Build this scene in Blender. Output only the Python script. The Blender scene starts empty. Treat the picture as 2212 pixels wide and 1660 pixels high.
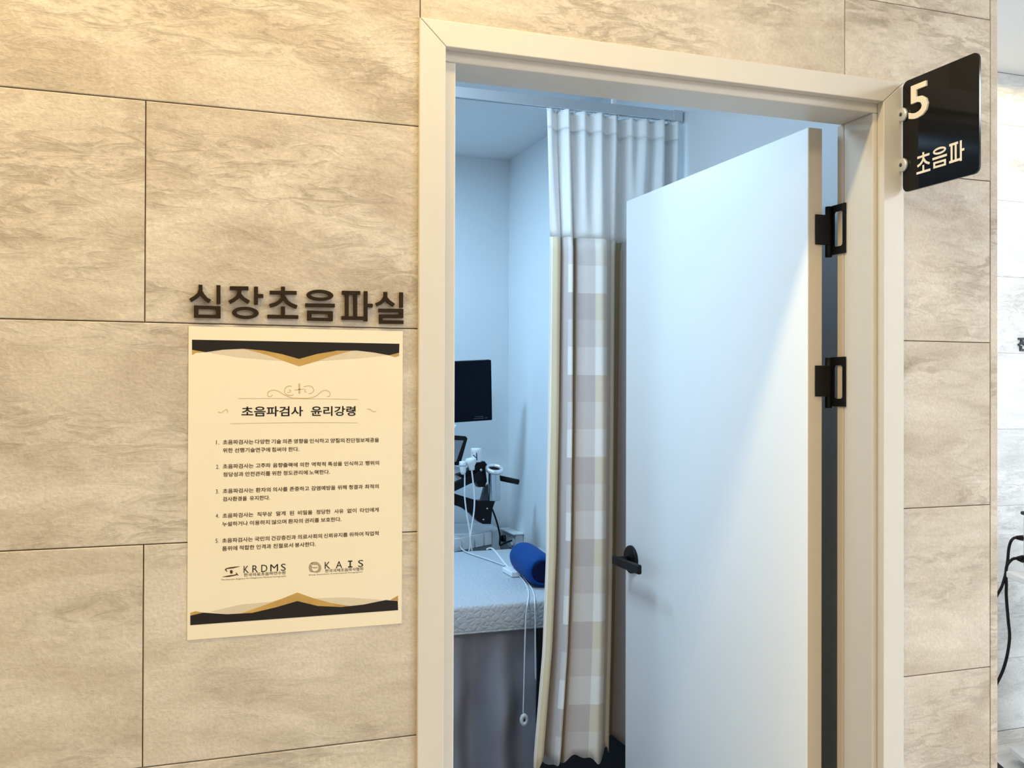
import bpy, bmesh, math, random
from mathutils import Vector, Matrix

S = bpy.context.scene
C = S.collection
# ------------------------------------------------------------------ camera
EYE, DIST = 1.55, 1.66
cam_d = bpy.data.cameras.new('camera')
cam_d.sensor_width = 36.0
cam_d.lens = 2100.0 / 2212.0 * 36.0
cam_d.clip_start = 0.02
cam = bpy.data.objects.new('camera', cam_d)
C.objects.link(cam)
yaw, pitch, roll = 0.3412, 0.0060, 0.0029
fw = Vector((math.sin(yaw) * math.cos(pitch), math.cos(yaw) * math.cos(pitch), math.sin(pitch)))
r0 = Vector((math.cos(yaw), -math.sin(yaw), 0))
u0 = r0.cross(fw)
rt = math.cos(roll) * r0 + math.sin(roll) * u0
up = -math.sin(roll) * r0 + math.cos(roll) * u0
cam.matrix_world = Matrix(((rt.x, up.x, -fw.x, 0), (rt.y, up.y, -fw.y, -DIST), (rt.z, up.z, -fw.z, EYE), (0, 0, 0, 1)))
S.camera = cam
# ------------------------------------------------------------------ world, exposure
wd = bpy.data.worlds.new('world')
S.world = wd
wd.use_nodes = True
wd.node_tree.nodes['Background'].inputs[0].default_value = (0.8, 0.85, 1.0, 1)
wd.node_tree.nodes['Background'].inputs[1].default_value = 0.006
S.view_settings.view_transform = 'Standard'
S.view_settings.look = 'None'
S.view_settings.gamma = 1.0
S.view_settings.use_curve_mapping = False
S.view_settings.exposure = 0.0
# ------------------------------------------------------------------ lamps of the place, and added corridor fill
def area(name, loc, sx, sy, power, col, rot=(0, 0, 0), spread=180):
    l = bpy.data.lights.new(name, 'AREA')
    l.shape = 'RECTANGLE'; l.size = sx; l.size_y = sy
    l.energy = power; l.color = col; l.spread = math.radians(spread)
    o = bpy.data.objects.new(name, l)
    o.location = loc; o.rotation_euler = rot
    C.objects.link(o)
    return o
WARM = (1.0, 0.76, 0.37)
NEUT = (1.0, 0.86, 0.70)
COOL = (0.44, 0.74, 1.0)
area('cove_light', (-0.7, -0.42, 2.95), 3.1, 0.10, 53.0, WARM)
area('corridor_fill_light', (-1.9, -1.9, 2.98), 1.2, 0.6, 24.0, (1.0, 0.80, 0.46))  # unseen fill lamp, added to keep the left wall bright
area('corridor_fill_light', (1.25, -1.9, 2.98), 1.2, 0.6, 19.0, (1.0, 0.84, 0.60))  # unseen fill lamp behind the viewer, placed to leave the hinge gap dark
area('side_hall_light', (4.2, -2.3, 2.98), 1.5, 1.0, 150.0, (0.82, 0.91, 1.0))
area('side_hall_light', (3.4, 0.40, 2.98), 1.0, 1.0, 23.0, (0.86, 0.94, 1.0))
area('side_hall_cove_light', (3.5, 1.62, 2.96), 2.2, 0.08, 8.0, WARM)
area('room_panel_light', (0.45, 2.25, 2.66), 0.28, 0.28, 27.0, COOL)
area('room_panel_light', (0.35, 0.72, 2.66), 0.5, 0.5, 22.0, (0.58, 0.80, 1.0))

# ------------------------------------------------------------------ materials
def nodes(name):
    m = bpy.data.materials.new(name); m.use_nodes = True
    nt = m.node_tree
    return m, nt, nt.nodes['Principled BSDF']
def mat(name, col, rough=0.5, metal=0.0, spec=0.5, bump=0.0, bscale=200.0, var=0.0, vscale=6.0):
    m, nt, b = nodes(name)
    b.inputs['Base Color'].default_value = (*col, 1)
    b.inputs['Roughness'].default_value = rough
    b.inputs['Metallic'].default_value = metal
    b.inputs['Specular IOR Level'].default_value = spec
    tc = nt.nodes.new('ShaderNodeTexCoord')
    if var > 0:
        n = nt.nodes.new('ShaderNodeTexNoise'); n.inputs['Scale'].default_value = vscale; n.inputs['Detail'].default_value = 4
        nt.links.new(tc.outputs['Object'], n.inputs['Vector'])
        mx = nt.nodes.new('ShaderNodeMix'); mx.data_type = 'RGBA'
        mx.inputs[6].default_value = (*[c * (1 - var) for c in col], 1)
        mx.inputs[7].default_value = (*[min(1, c * (1 + var)) for c in col], 1)
        nt.links.new(n.outputs['Fac'], mx.inputs[0]); nt.links.new(mx.outputs[2], b.inputs['Base Color'])
    if bump > 0:
        n = nt.nodes.new('ShaderNodeTexNoise'); n.inputs['Scale'].default_value = bscale; n.inputs['Detail'].default_value = 3
        nt.links.new(tc.outputs['Object'], n.inputs['Vector'])
        bp = nt.nodes.new('ShaderNodeBump'); bp.inputs['Strength'].default_value = bump; bp.inputs['Distance'].default_value = 0.002
        nt.links.new(n.outputs['Fac'], bp.inputs['Height']); nt.links.new(bp.outputs['Normal'], b.inputs['Normal'])
    return m

def tile_mat(name, dark, mid, light, rough=0.55):
    """stone-look wall tile: cloudy bands, pale veins, leathery grain; every tile shifted by its own id"""
    m, nt, b = nodes(name)
    N, Lk = nt.nodes.new, nt.links.new
    tc = N('ShaderNodeTexCoord')
    at = N('ShaderNodeAttribute'); at.attribute_name = 'tile_id'
    sc = N('ShaderNodeVectorMath'); sc.operation = 'SCALE'; sc.inputs['Scale'].default_value = 37.0
    Lk(at.outputs['Color'], sc.inputs[0])
    ad = N('ShaderNodeVectorMath'); ad.operation = 'ADD'
    Lk(tc.outputs['Object'], ad.inputs[0]); Lk(sc.outputs[0], ad.inputs[1])
    mp = N('ShaderNodeMapping'); mp.inputs['Rotation'].default_value = (0, math.radians(14), 0); mp.inputs['Scale'].default_value = (1.0, 1.0, 2.6)
    Lk(ad.outputs[0], mp.inputs[0])
    n1 = N('ShaderNodeTexNoise'); n1.inputs['Scale'].default_value = 3.2; n1.inputs['Detail'].default_value = 9; n1.inputs['Roughness'].default_value = 0.62; n1.inputs['Distortion'].default_value = 0.9
    Lk(mp.outputs[0], n1.inputs['Vector'])
    r1 = N('ShaderNodeValToRGB'); e = r1.color_ramp.elements
    e[0].position = 0.32; e[0].color = (*dark, 1); e[1].position = 0.66; e[1].color = (*light, 1)
    q = e.new(0.50); q.color = (*mid, 1)
    Lk(n1.outputs['Fac'], r1.inputs[0])
    # scratchy dark flecks inside cloudy zones
    mp2 = N('ShaderNodeMapping'); mp2.inputs['Rotation'].default_value = (0, math.radians(22), 0); mp2.inputs['Scale'].default_value = (1.0, 1.0, 3.4)
    Lk(ad.outputs[0], mp2.inputs[0])
    n2 = N('ShaderNodeTexNoise'); n2.inputs['Scale'].default_value = 13.0; n2.inputs['Detail'].default_value = 10; n2.inputs['Roughness'].default_value = 0.74; n2.inputs['Distortion'].default_value = 1.2
    Lk(mp2.outputs[0], n2.inputs['Vector'])
    r2 = N('ShaderNodeMapRange'); r2.inputs[1].default_value = 0.48; r2.inputs[2].default_value = 0.62; r2.inputs[3].default_value = 0.0; r2.inputs[4].default_value = 1.0
    Lk(n2.outputs['Fac'], r2.inputs[0])
    n3 = N('ShaderNodeTexNoise'); n3.inputs['Scale'].default_value = 2.4; n3.inputs['Detail'].default_value = 3
    Lk(mp.outputs[0], n3.inputs['Vector'])
    r3 = N('ShaderNodeMapRange'); r3.inputs[1].default_value = 0.42; r3.inputs[2].default_value = 0.62
    Lk(n3.outputs['Fac'], r3.inputs[0])
    mu = N('ShaderNodeMath'); mu.operation = 'MULTIPLY'; Lk(r2.outputs[0], mu.inputs[0]); Lk(r3.outputs[0], mu.inputs[1])
    mu2 = N('ShaderNodeMath'); mu2.operation = 'MULTIPLY'; Lk(mu.outputs[0], mu2.inputs[0]); mu2.inputs[1].default_value = 0.60
    mx = N('ShaderNodeMix'); mx.data_type = 'RGBA'; mx.inputs[7].default_value = (*[c * 0.72 for c in dark], 1)
    Lk(mu2.outputs[0], mx.inputs[0]); Lk(r1.outputs[0], mx.inputs[6])
    # pale curved veins
    mp3 = N('ShaderNodeMapping'); mp3.inputs['Rotation'].default_value = (0, math.radians(-22), 0); mp3.inputs['Scale'].default_value = (1.0, 1.0, 2.2)
    Lk(ad.outputs[0], mp3.inputs[0])
    n4 = N('ShaderNodeTexNoise'); n4.inputs['Scale'].default_value = 2.6; n4.inputs['Detail'].default_value = 5; n4.inputs['Distortion'].default_value = 1.4
    Lk(mp3.outputs[0], n4.inputs['Vector'])
    s = N('ShaderNodeMath'); s.operation = 'SUBTRACT'; s.inputs[1].default_value = 0.5; Lk(n4.outputs['Fac'], s.inputs[0])
    a = N('ShaderNodeMath'); a.operation = 'ABSOLUTE'; Lk(s.outputs[0], a.inputs[0])
    r4 = N('ShaderNodeMapRange'); r4.inputs[1].default_value = 0.0; r4.inputs[2].default_value = 0.012; r4.inputs[3].default_value = 0.34; r4.inputs[4].default_value = 0.0
    Lk(a.outputs[0], r4.inputs[0])
    mv = N('ShaderNodeMath'); mv.operation = 'MULTIPLY'; Lk(r4.outputs[0], mv.inputs[0]); Lk(n1.outputs['Fac'], mv.inputs[1])
    mx2 = N('ShaderNodeMix'); mx2.data_type = 'RGBA'; mx2.inputs[7].default_value = (*[min(1, c * 1.22) for c in light], 1)
    Lk(mv.outputs[0], mx2.inputs[0]); Lk(mx.outputs[2], mx2.inputs[6])
    # fine leathery speckle
    n5 = N('ShaderNodeTexNoise'); n5.inputs['Scale'].default_value = 170.0; n5.inputs['Detail'].default_value = 2
    Lk(ad.outputs[0], n5.inputs['Vector'])
    r5 = N('ShaderNodeMapRange'); r5.inputs[1].default_value = 0.3; r5.inputs[2].default_value = 0.7; r5.inputs[3].default_value = 0.93; r5.inputs[4].default_value = 1.07
    Lk(n5.outputs['Fac'], r5.inputs[0])
    vm = N('ShaderNodeVectorMath'); vm.operation = 'SCALE'; Lk(mx2.outputs[2], vm.inputs[0]); Lk(r5.outputs[0], vm.inputs['Scale'])
    Lk(vm.outputs[0], b.inputs['Base Color'])
    b.inputs['Roughness'].default_value = rough
    b.inputs['Specular IOR Level'].default_value = 0.3
    bp = N('ShaderNodeBump'); bp.inputs['Strength'].default_value = 0.55; bp.inputs['Distance'].default_value = 0.002
    hm = N('ShaderNodeMath'); hm.operation = 'MULTIPLY_ADD'; hm.inputs[1].default_value = -1.1
    Lk(mu.outputs[0], hm.inputs[0]); Lk(n5.outputs['Fac'], hm.inputs[2])
    hv = N('ShaderNodeMath'); hv.operation = 'MULTIPLY_ADD'; hv.inputs[1].default_value = 0.9
    Lk(n2.outputs['Fac'], hv.inputs[0]); Lk(hm.outputs[0], hv.inputs[2])
    Lk(hv.outputs[0], bp.inputs['Height']); Lk(bp.outputs['Normal'], b.inputs['Normal'])
    return m

M = {}
M['tile'] = tile_mat('wall_tile', (0.405, 0.335, 0.262), (0.515, 0.450, 0.373), (0.590, 0.525, 0.448))
M['tile_far'] = tile_mat('hall_tile', (0.62, 0.62, 0.61), (0.74, 0.74, 0.73), (0.83, 0.83, 0.82))
M['grout'] = mat('tile_joint', (0.16, 0.10, 0.06), 0.9)
M['grout_far'] = mat('hall_tile_joint', (0.62, 0.62, 0.62), 0.9)
M['casing'] = mat('cream_laminate', (0.57, 0.535, 0.485), 0.42, spec=0.4, bump=0.06, bscale=300, var=0.03, vscale=20)
M['seal'] = mat('beige_seal', (0.50, 0.44, 0.36), 0.7)
M['door'] = mat('white_door_film', (0.86, 0.86, 0.86), 0.38, spec=0.4, bump=0.02, bscale=120)
M['door_edge'] = mat('warm_lit_edge', (0.50, 0.44, 0.36), 0.5)  # warm corridor light painted into the edge colour
M['plaster'] = mat('white_wall_paper', (0.74, 0.76, 0.78), 0.8, bump=0.10, bscale=260)
M['ceil'] = mat('ceiling_paint', (0.70, 0.71, 0.72), 0.9)
M['floor_room'] = mat('dark_vinyl', (0.016, 0.016, 0.020), 0.6, var=0.2)
M['floor'] = mat('grey_floor_tile', (0.55, 0.54, 0.52), 0.5, var=0.08, vscale=9)
M['black'] = mat('black_metal', (0.004, 0.004, 0.005), 0.45, spec=0.22)
M['blackgloss'] = mat('black_acrylic', (0.004, 0.004, 0.005), 0.08, spec=0.3)
M['white'] = mat('white_plastic', (0.80, 0.81, 0.82), 0.4)
M['offwhite'] = mat('white_acrylic', (0.86, 0.82, 0.76), 0.4)
M['letter'] = mat('dark_bronze_acrylic', (0.026, 0.016, 0.008), 0.6, spec=0.08, var=0.15, vscale=40)
M['paper'] = mat('cream_paper', (0.725, 0.645, 0.495), 0.7, spec=0.12, var=0.015, vscale=14)
M['inkblack'] = mat('print_black', (0.010, 0.007, 0.006), 0.5, spec=0.25)
M['inkbrown'] = mat('print_brown', (0.070, 0.034, 0.014), 0.6, spec=0.2)
M['inkgold'] = mat('print_gold', (0.42, 0.255, 0.06), 0.5, var=0.5, vscale=18)
M['inkpale'] = mat('print_pale_gold', (0.50, 0.36, 0.18), 0.6)
M['inkgrey'] = mat('print_grey_beige', (0.56, 0.475, 0.345), 0.6, var=0.08, vscale=20)
M['inktaupe'] = mat('print_taupe', (0.34, 0.25, 0.17), 0.6)
M['alu'] = mat('aluminium', (0.62, 0.66, 0.70), 0.35, metal=0.6)
M['steel'] = mat('brushed_steel', (0.62, 0.64, 0.66), 0.22, metal=1.0)
M['chrome'] = mat('polished_steel', (0.86, 0.88, 0.90), 0.28, metal=0.75)
M['navyscreen'] = mat('dark_screen_glass', (0.002, 0.003, 0.010), 0.35, spec=0.12)
M['screenmark'] = mat('faint_screen_print', (0.05, 0.06, 0.11), 0.4)
M['charcoal'] = mat('charcoal_plastic', (0.035, 0.042, 0.055), 0.45)
M['greyplastic'] = mat('grey_plastic', (0.60, 0.63, 0.66), 0.45)
M['darkgrey'] = mat('dark_grey_plastic', (0.20, 0.21, 0.24), 0.5)
M['blue'] = mat('blue_vinyl', (0.003, 0.050, 0.215), 0.65, spec=0.12, bump=0.08, bscale=90)
M['navy'] = mat('navy_vinyl', (0.003, 0.004, 0.035), 0.6, spec=0.15)
M['heading'] = mat('white_heading_cloth', (0.90, 0.91, 0.91), 0.8, bump=0.08, bscale=150)
M['cord'] = mat('white_cord', (0.78, 0.80, 0.82), 0.45)
M['skirt'] = mat('slate_fabric', (0.25, 0.245, 0.29), 0.9, bump=0.15, bscale=60, var=0.15, vscale=8)
M['label'] = mat('dark_blue_print', (0.02, 0.03, 0.12), 0.5)

def quilt_mat():
    m, nt, b = nodes('quilted_cotton')
    N, Lk = nt.nodes.new, nt.links.new
    b.inputs['Base Color'].default_value = (0.45, 0.47, 0.51, 1); b.inputs['Roughness'].default_value = 0.9
    tc = N('ShaderNodeTexCoord'); mp = N('ShaderNodeMapping'); mp.inputs['Scale'].default_value = (1, 1, 1)
    Lk(tc.outputs['Object'], mp.inputs[0])
    v = N('ShaderNodeTexVoronoi'); v.feature = 'DISTANCE_TO_EDGE'; v.inputs['Scale'].default_value = 52.0
    Lk(mp.outputs[0], v.inputs['Vector'])
    r = N('ShaderNodeMapRange'); r.inputs[1].default_value = 0; r.inputs[2].default_value = 0.25
    Lk(v.outputs['Distance'], r.inputs[0])
    bp = N('ShaderNodeBump'); bp.inputs['Strength'].default_value = 0.5; bp.inputs['Distance'].default_value = 0.003
    Lk(r.outputs[0], bp.inputs['Height']); Lk(bp.outputs['Normal'], b.inputs['Normal'])
    return m
M['quilt'] = quilt_mat()

def cloth_mats():
    # woven check: column tint, some fold shade included, from uv.x (0..1 through the listed stops), blocks from uv.y in metres
    m, nt, b = nodes('check_curtain_cloth')
    N, Lk = nt.nodes.new, nt.links.new
    uv = N('ShaderNodeUVMap'); uv.uv_map = 'uv'
    sx = N('ShaderNodeSeparateXYZ'); Lk(uv.outputs[0], sx.inputs[0])
    KH, LV, CR, WH = (0.72, 0.62, 0.43), (0.62, 0.56, 0.555), (0.80, 0.725, 0.59), (0.93, 0.92, 0.90)
    BG = (0.68, 0.61, 0.53)
    cr = N('ShaderNodeValToRGB'); cr.color_ramp.interpolation = 'CONSTANT'
    e = cr.color_ramp.elements
    KH_SHADE = (0.44, 0.38, 0.25)  # darker khaki: fold shade painted into the crease and the door-side column
    stops = [(0.0, WH), (0.017, KH), (0.092, LV), (0.166, KH_SHADE), (0.199, LV), (0.33, CR), (0.425, BG), (0.52, KH_SHADE), (0.60, LV)]
    e[0].position = 0; e[0].color = (*WH, 1); e[1].position = stops[1][0]; e[1].color = (*stops[1][1], 1)
    for p, c in stops[2:]:
        q = e.new(p); q.color = (*c, 1)
    Lk(sx.outputs[0], cr.inputs[0])
    # which columns carry the woven blocks
    ck = N('ShaderNodeValToRGB'); ck.color_ramp.interpolation = 'CONSTANT'
    e = ck.color_ramp.elements
    e[0].position = 0; e[0].color = (0, 0, 0, 1); e[1].position = 0.118; e[1].color = (0.85, 0.85, 0.85, 1)
    for p, g in ((0.160, 0.0), (0.205, 0.5), (0.33, 1.0), (0.425, 0.0)):
        q = e.new(p); q.color = (g, g, g, 1)
    Lk(sx.outputs[0], ck.inputs[0])
    md = N('ShaderNodeMath'); md.operation = 'MODULO'; md.inputs[1].default_value = 0.258
    of = N('ShaderNodeMath'); of.operation = 'ADD'; of.inputs[1].default_value = 5.0 * 0.258 - 0.137
    Lk(sx.outputs[1], of.inputs[0]); Lk(of.outputs[0], md.inputs[0])
    dv = N('ShaderNodeMath'); dv.operation = 'DIVIDE'; dv.inputs[1].default_value = 0.258; Lk(md.outputs[0], dv.inputs[0])
    rr = N('ShaderNodeValToRGB'); rr.color_ramp.interpolation = 'CONSTANT'
    e = rr.color_ramp.elements
    e[0].position = 0; e[0].color = (0.42, 0.42, 0.42, 1); e[1].position = 0.33; e[1].color = (0.0, 0.0, 0.0, 1)
    q = e.new(0.66); q.color = (1, 1, 1, 1)
    Lk(dv.outputs[0], rr.inputs[0])
    mu = N('ShaderNodeMath'); mu.operation = 'MULTIPLY'; Lk(ck.outputs[0], mu.inputs[0]); Lk(rr.outputs[0], mu.inputs[1])
    mx = N('ShaderNodeMix'); mx.data_type = 'RGBA'; mx.inputs[7].default_value = (*WH, 1)
    Lk(mu.outputs[0], mx.inputs[0]); Lk(cr.outputs[0], mx.inputs[6])
    Lk(mx.outputs[2], b.inputs['Base Color'])
    b.inputs['Roughness'].default_value = 0.6; b.inputs['Sheen Weight'].default_value = 0.15
    b.inputs['Specular IOR Level'].default_value = 0.3
    # net panel
    n, nt2, b2 = nodes('white_net_mesh')
    N, Lk = nt2.nodes.new, nt2.links.new
    b2.inputs['Base Color'].default_value = (0.93, 0.94, 0.94, 1); b2.inputs['Roughness'].default_value = 0.7
    uv = N('ShaderNodeUVMap'); uv.uv_map = 'uv'
    ch = N('ShaderNodeTexChecker'); ch.inputs['Scale'].default_value = 260.0
    Lk(uv.outputs[0], ch.inputs['Vector'])
    rg = N('ShaderNodeMapRange'); rg.inputs[3].default_value = 0.84; rg.inputs[4].default_value = 0.92
    Lk(ch.outputs['Fac'], rg.inputs[0]); Lk(rg.outputs[0], b2.inputs['Alpha'])
    return m, n
M['cloth'], M['net'] = cloth_mats()

def stadium_vinyl(): pass
# ------------------------------------------------------------------ mesh helpers
class MB:
    def __init__(s): s.bm = bmesh.new()
    def box(s, x0, x1, y0, y1, z0, z1, bev=0.0, seg=2):
        t = bmesh.new()
        r = bmesh.ops.create_cube(t, size=1.0)
        for v in t.verts:
            v.co = Vector((x0 + (v.co.x + .5) * (x1 - x0), y0 + (v.co.y + .5) * (y1 - y0), z0 + (v.co.z + .5) * (z1 - z0)))
        if bev > 0: bmesh.ops.bevel(t, geom=t.edges[:], offset=bev, segments=seg, affect='EDGES', profile=.5)
        s.add(t); return s
    def add(s, t, mtx=None):
        if mtx is not None: t.transform(mtx)
        me = bpy.data.meshes.new('tmp'); t.to_mesh(me); t.free()
        s.bm.from_mesh(me); bpy.data.meshes.remove(me); return s
    def prism(s, pts, f0, f1, bev=0.0, seg=2):
        """pts: outline, f0/f1 map a 2-D point to the two 3-D faces"""
        t = bmesh.new()
        a = [t.verts.new(f0(*p)) for p in pts]; b = [t.verts.new(f1(*p)) for p in pts]
        n = len(pts)
        fa = t.faces.new(a); fb = t.faces.new(b[::-1])
        for i in range(n):
            j = (i + 1) % n
            t.faces.new((a[i], b[i], b[j], a[j]))
        bmesh.ops.recalc_face_normals(t, faces=t.faces[:])
        if bev > 0:
            ed = [e for e in t.edges if e.verts[0] in a and e.verts[1] in a] + [e for e in t.edges if e.verts[0] in b and e.verts[1] in b]
            bmesh.ops.bevel(t, geom=ed, offset=bev, segments=seg, affect='EDGES', profile=.5)
        s.add(t); return s
    def prism_y(s, pts, y0, y1, bev=0.0):
        return s.prism(pts, lambda x, z: (x, y0, z), lambda x, z: (x, y1, z), bev)
    def tube(s, pts, r, n=10, r1=None, caps=True):
        t = bmesh.new()
        P = [Vector(p) for p in pts]; rings = []
        up0 = Vector((0, 0, 1))
        for i, p in enumerate(P):
            d = (P[min(i + 1, len(P) - 1)] - P[max(i - 1, 0)]).normalized()
            a = d.cross(up0)
            if a.length < 1e-3: a = d.cross(Vector((1, 0, 0)))
            a.normalize(); b = d.cross(a).normalized()
            if rings:
                a = (pa - d * pa.dot(d)).normalized(); b = d.cross(a).normalized()
            pa = a
            rr = r if r1 is None else r + (r1 - r) * i / (len(P) - 1)
            rings.append([t.verts.new(p + rr * (math.cos(2 * math.pi * k / n) * a + math.sin(2 * math.pi * k / n) * b)) for k in range(n)])
        for i in range(len(rings) - 1):
            for k in range(n):
                t.faces.new((rings[i][k], rings[i][(k + 1) % n], rings[i + 1][(k + 1) % n], rings[i + 1][k]))
        if caps: t.faces.new(rings[0][::-1]); t.faces.new(rings[-1])
        for f in t.faces: f.smooth = len(f.verts) == 4
        bmesh.ops.recalc_face_normals(t, faces=t.faces[:])
        s.add(t); return s
    def lathe(s, prof, n=28, origin=(0, 0, 0), axis='z', mtx=None):
        t = bmesh.new(); rings = []
        for r, h in prof:
            rings.append([t.verts.new((r * math.cos(2 * math.pi * k / n), r * math.sin(2 * math.pi * k / n), h)) for k in range(n)])
        for i in range(len(rings) - 1):
            for k in range(n): t.faces.new((rings[i][k], rings[i][(k + 1) % n], rings[i + 1][(k + 1) % n], rings[i + 1][k]))
        if prof[0][0] > 1e-5: t.faces.new(rings[0][::-1])
        if prof[-1][0] > 1e-5: t.faces.new(rings[-1])
        bmesh.ops.remove_doubles(t, verts=t.verts[:], dist=1e-6)
        for f in t.faces: f.smooth = len(f.verts) <= 4
        bmesh.ops.recalc_face_normals(t, faces=t.faces[:])
        if mtx is None:
            rot = {'z': Matrix.Identity(4), 'x': Matrix.Rotation(math.pi / 2, 4, 'Y'), 'y': Matrix.Rotation(-math.pi / 2, 4, 'X')}[axis]
            mtx = Matrix.Translation(origin) @ rot
        s.add(t, mtx); return s
    def build(s, name, m, parent=None, smooth=False):
        me = bpy.data.meshes.new(name); s.bm.to_mesh(me); s.bm.free()
        me.materials.append(m)
        if smooth:
            for p in me.polygons: p.use_smooth = True
        o = bpy.data.objects.new(name, me); C.objects.link(o)
        if parent is not None:
            o.parent = parent
            o.matrix_parent_inverse = Matrix.Translation(parent.location).inverted()
        return o
def tag(o, label, cat, group=None, kind=None):
    o['label'] = label; o['category'] = cat
    if group: o['group'] = group
    if kind: o['kind'] = kind
    return o
def thing(name, loc, label, cat, group=None, kind=None):
    o = bpy.data.objects.new(name, None); o.empty_display_size = .05; o.location = loc
    C.objects.link(o)
    return tag(o, label, cat, group, kind)
def smooth_path(pts, n=8):
    P = [Vector(p) for p in pts]; out = []
    for i in range(len(P) - 1):
        a, b, c, d = P[max(i - 1, 0)], P[i], P[i + 1], P[min(i + 2, len(P) - 1)]
        for k in range(n):
            t = k / n
            out.append(.5 * ((2 * b) + (c - a) * t + (2 * a - 5 * b + 4 * c - d) * t * t + (3 * b - a - 3 * c + d) * t ** 3))
    out.append(P[-1]); return out
def ribbon(mb, pts, w, f0, f1):
    """a flat stroke of width w along 2-D points, mitred, as a thin prism"""
    P = [Vector(p) for p in pts]; L = []; R = []
    for i, p in enumerate(P):
        d0 = (p - P[i - 1]).normalized() if i else None
        d1 = (P[i + 1] - p).normalized() if i < len(P) - 1 else None
        if d0 is None: d0 = d1
        if d1 is None: d1 = d0
        t = (d0 + d1).normalized(); nrm = Vector((-t.y, t.x))
        k = w / 2 / max(.5, abs(nrm.dot(Vector((-d0.y, d0.x)))))
        L.append(p + nrm * k); R.append(p - nrm * k)
    mb.prism([tuple(q) for q in L + R[::-1]], f0, f1)
def ring_rect(mb, a, b, wx, wz, f0, f1):
    (x0, z1), (x1, z0) = a, b
    for q in ([(x0, z0), (x1, z0), (x1, z0 + wz), (x0, z0 + wz)], [(x0, z1 - wz), (x1, z1 - wz), (x1, z1), (x0, z1)],
              [(x0, z0 + wz), (x0 + wx, z0 + wz), (x0 + wx, z1 - wz), (x0, z1 - wz)], [(x1 - wx, z0 + wz), (x1, z0 + wz), (x1, z1 - wz), (x1 - wx, z1 - wz)]):
        mb.prism(q, f0, f1)
def ring_oval(mb, a, b, wx, wz, f0, f1, n=36):
    cx, cz = (a[0] + b[0]) / 2, (a[1] + b[1]) / 2; rx, rz = abs(b[0] - a[0]) / 2, abs(b[1] - a[1]) / 2
    for k in range(n):
        A0, A1 = 2 * math.pi * k / n, 2 * math.pi * (k + 1) / n
        q = [(cx + rx * math.cos(A0), cz + rz * math.sin(A0)), (cx + rx * math.cos(A1), cz + rz * math.sin(A1)),
             (cx + (rx - wx) * math.cos(A1), cz + (rz - wz) * math.sin(A1)), (cx + (rx - wx) * math.cos(A0), cz + (rz - wz) * math.sin(A0))]
        mb.prism(q, f0, f1)
def strokes(mb, L, w, f0, f1, tr=lambda p: p):
    for i, (k, pts) in enumerate(L):
        pts = [tr(p) for p in pts]
        ff = lambda x, z, i=i: (f0(x, z)[0], f0(x, z)[1] + i * .00012, f0(x, z)[2])
        if k == 's': ribbon(mb, pts, w, ff, f1)
        elif k == 'r': ring_rect(mb, pts[0], pts[1], w * 1.15, w * .85, ff, f1)
        else: ring_oval(mb, pts[0], pts[1], w * 1.15, w * .85, ff, f1)
def text_geo(body, offset=0.0):
    c = bpy.data.curves.new('tmp_text', 'FONT'); c.body = body; c.size = 1.0; c.offset = offset; c.resolution_u = 3
    o = bpy.data.objects.new('tmp_text', c); C.objects.link(o)
    bpy.context.view_layer.update()
    me = bpy.data.meshes.new_from_object(o.evaluated_get(bpy.context.evaluated_depsgraph_get()))
    V = [tuple(v.co) for v in me.vertices]; F = [tuple(p.vertices) for p in me.polygons]
    bpy.data.objects.remove(o); bpy.data.curves.remove(c); bpy.data.meshes.remove(me)
    return V, F
def put_text(mb, body, x0, x1, zc, h, f, offset=0.0):
    """letters fitted between x0 and x1 with height h, centred on zc; f maps (x,z) to 3-D"""
    V, F = text_geo(body, offset)
    ax, bx = min(v[0] for v in V), max(v[0] for v in V); az, bz = min(v[1] for v in V), max(v[1] for v in V)
    vs = [mb.bm.verts.new(f(x0 + (v[0] - ax) / (bx - ax) * (x1 - x0), zc + ((v[1] - az) / (bz - az) - .5) * h)) for v in V]
    for q in F:
        try: mb.bm.faces.new([vs[i] for i in q])
        except ValueError: pass

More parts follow.
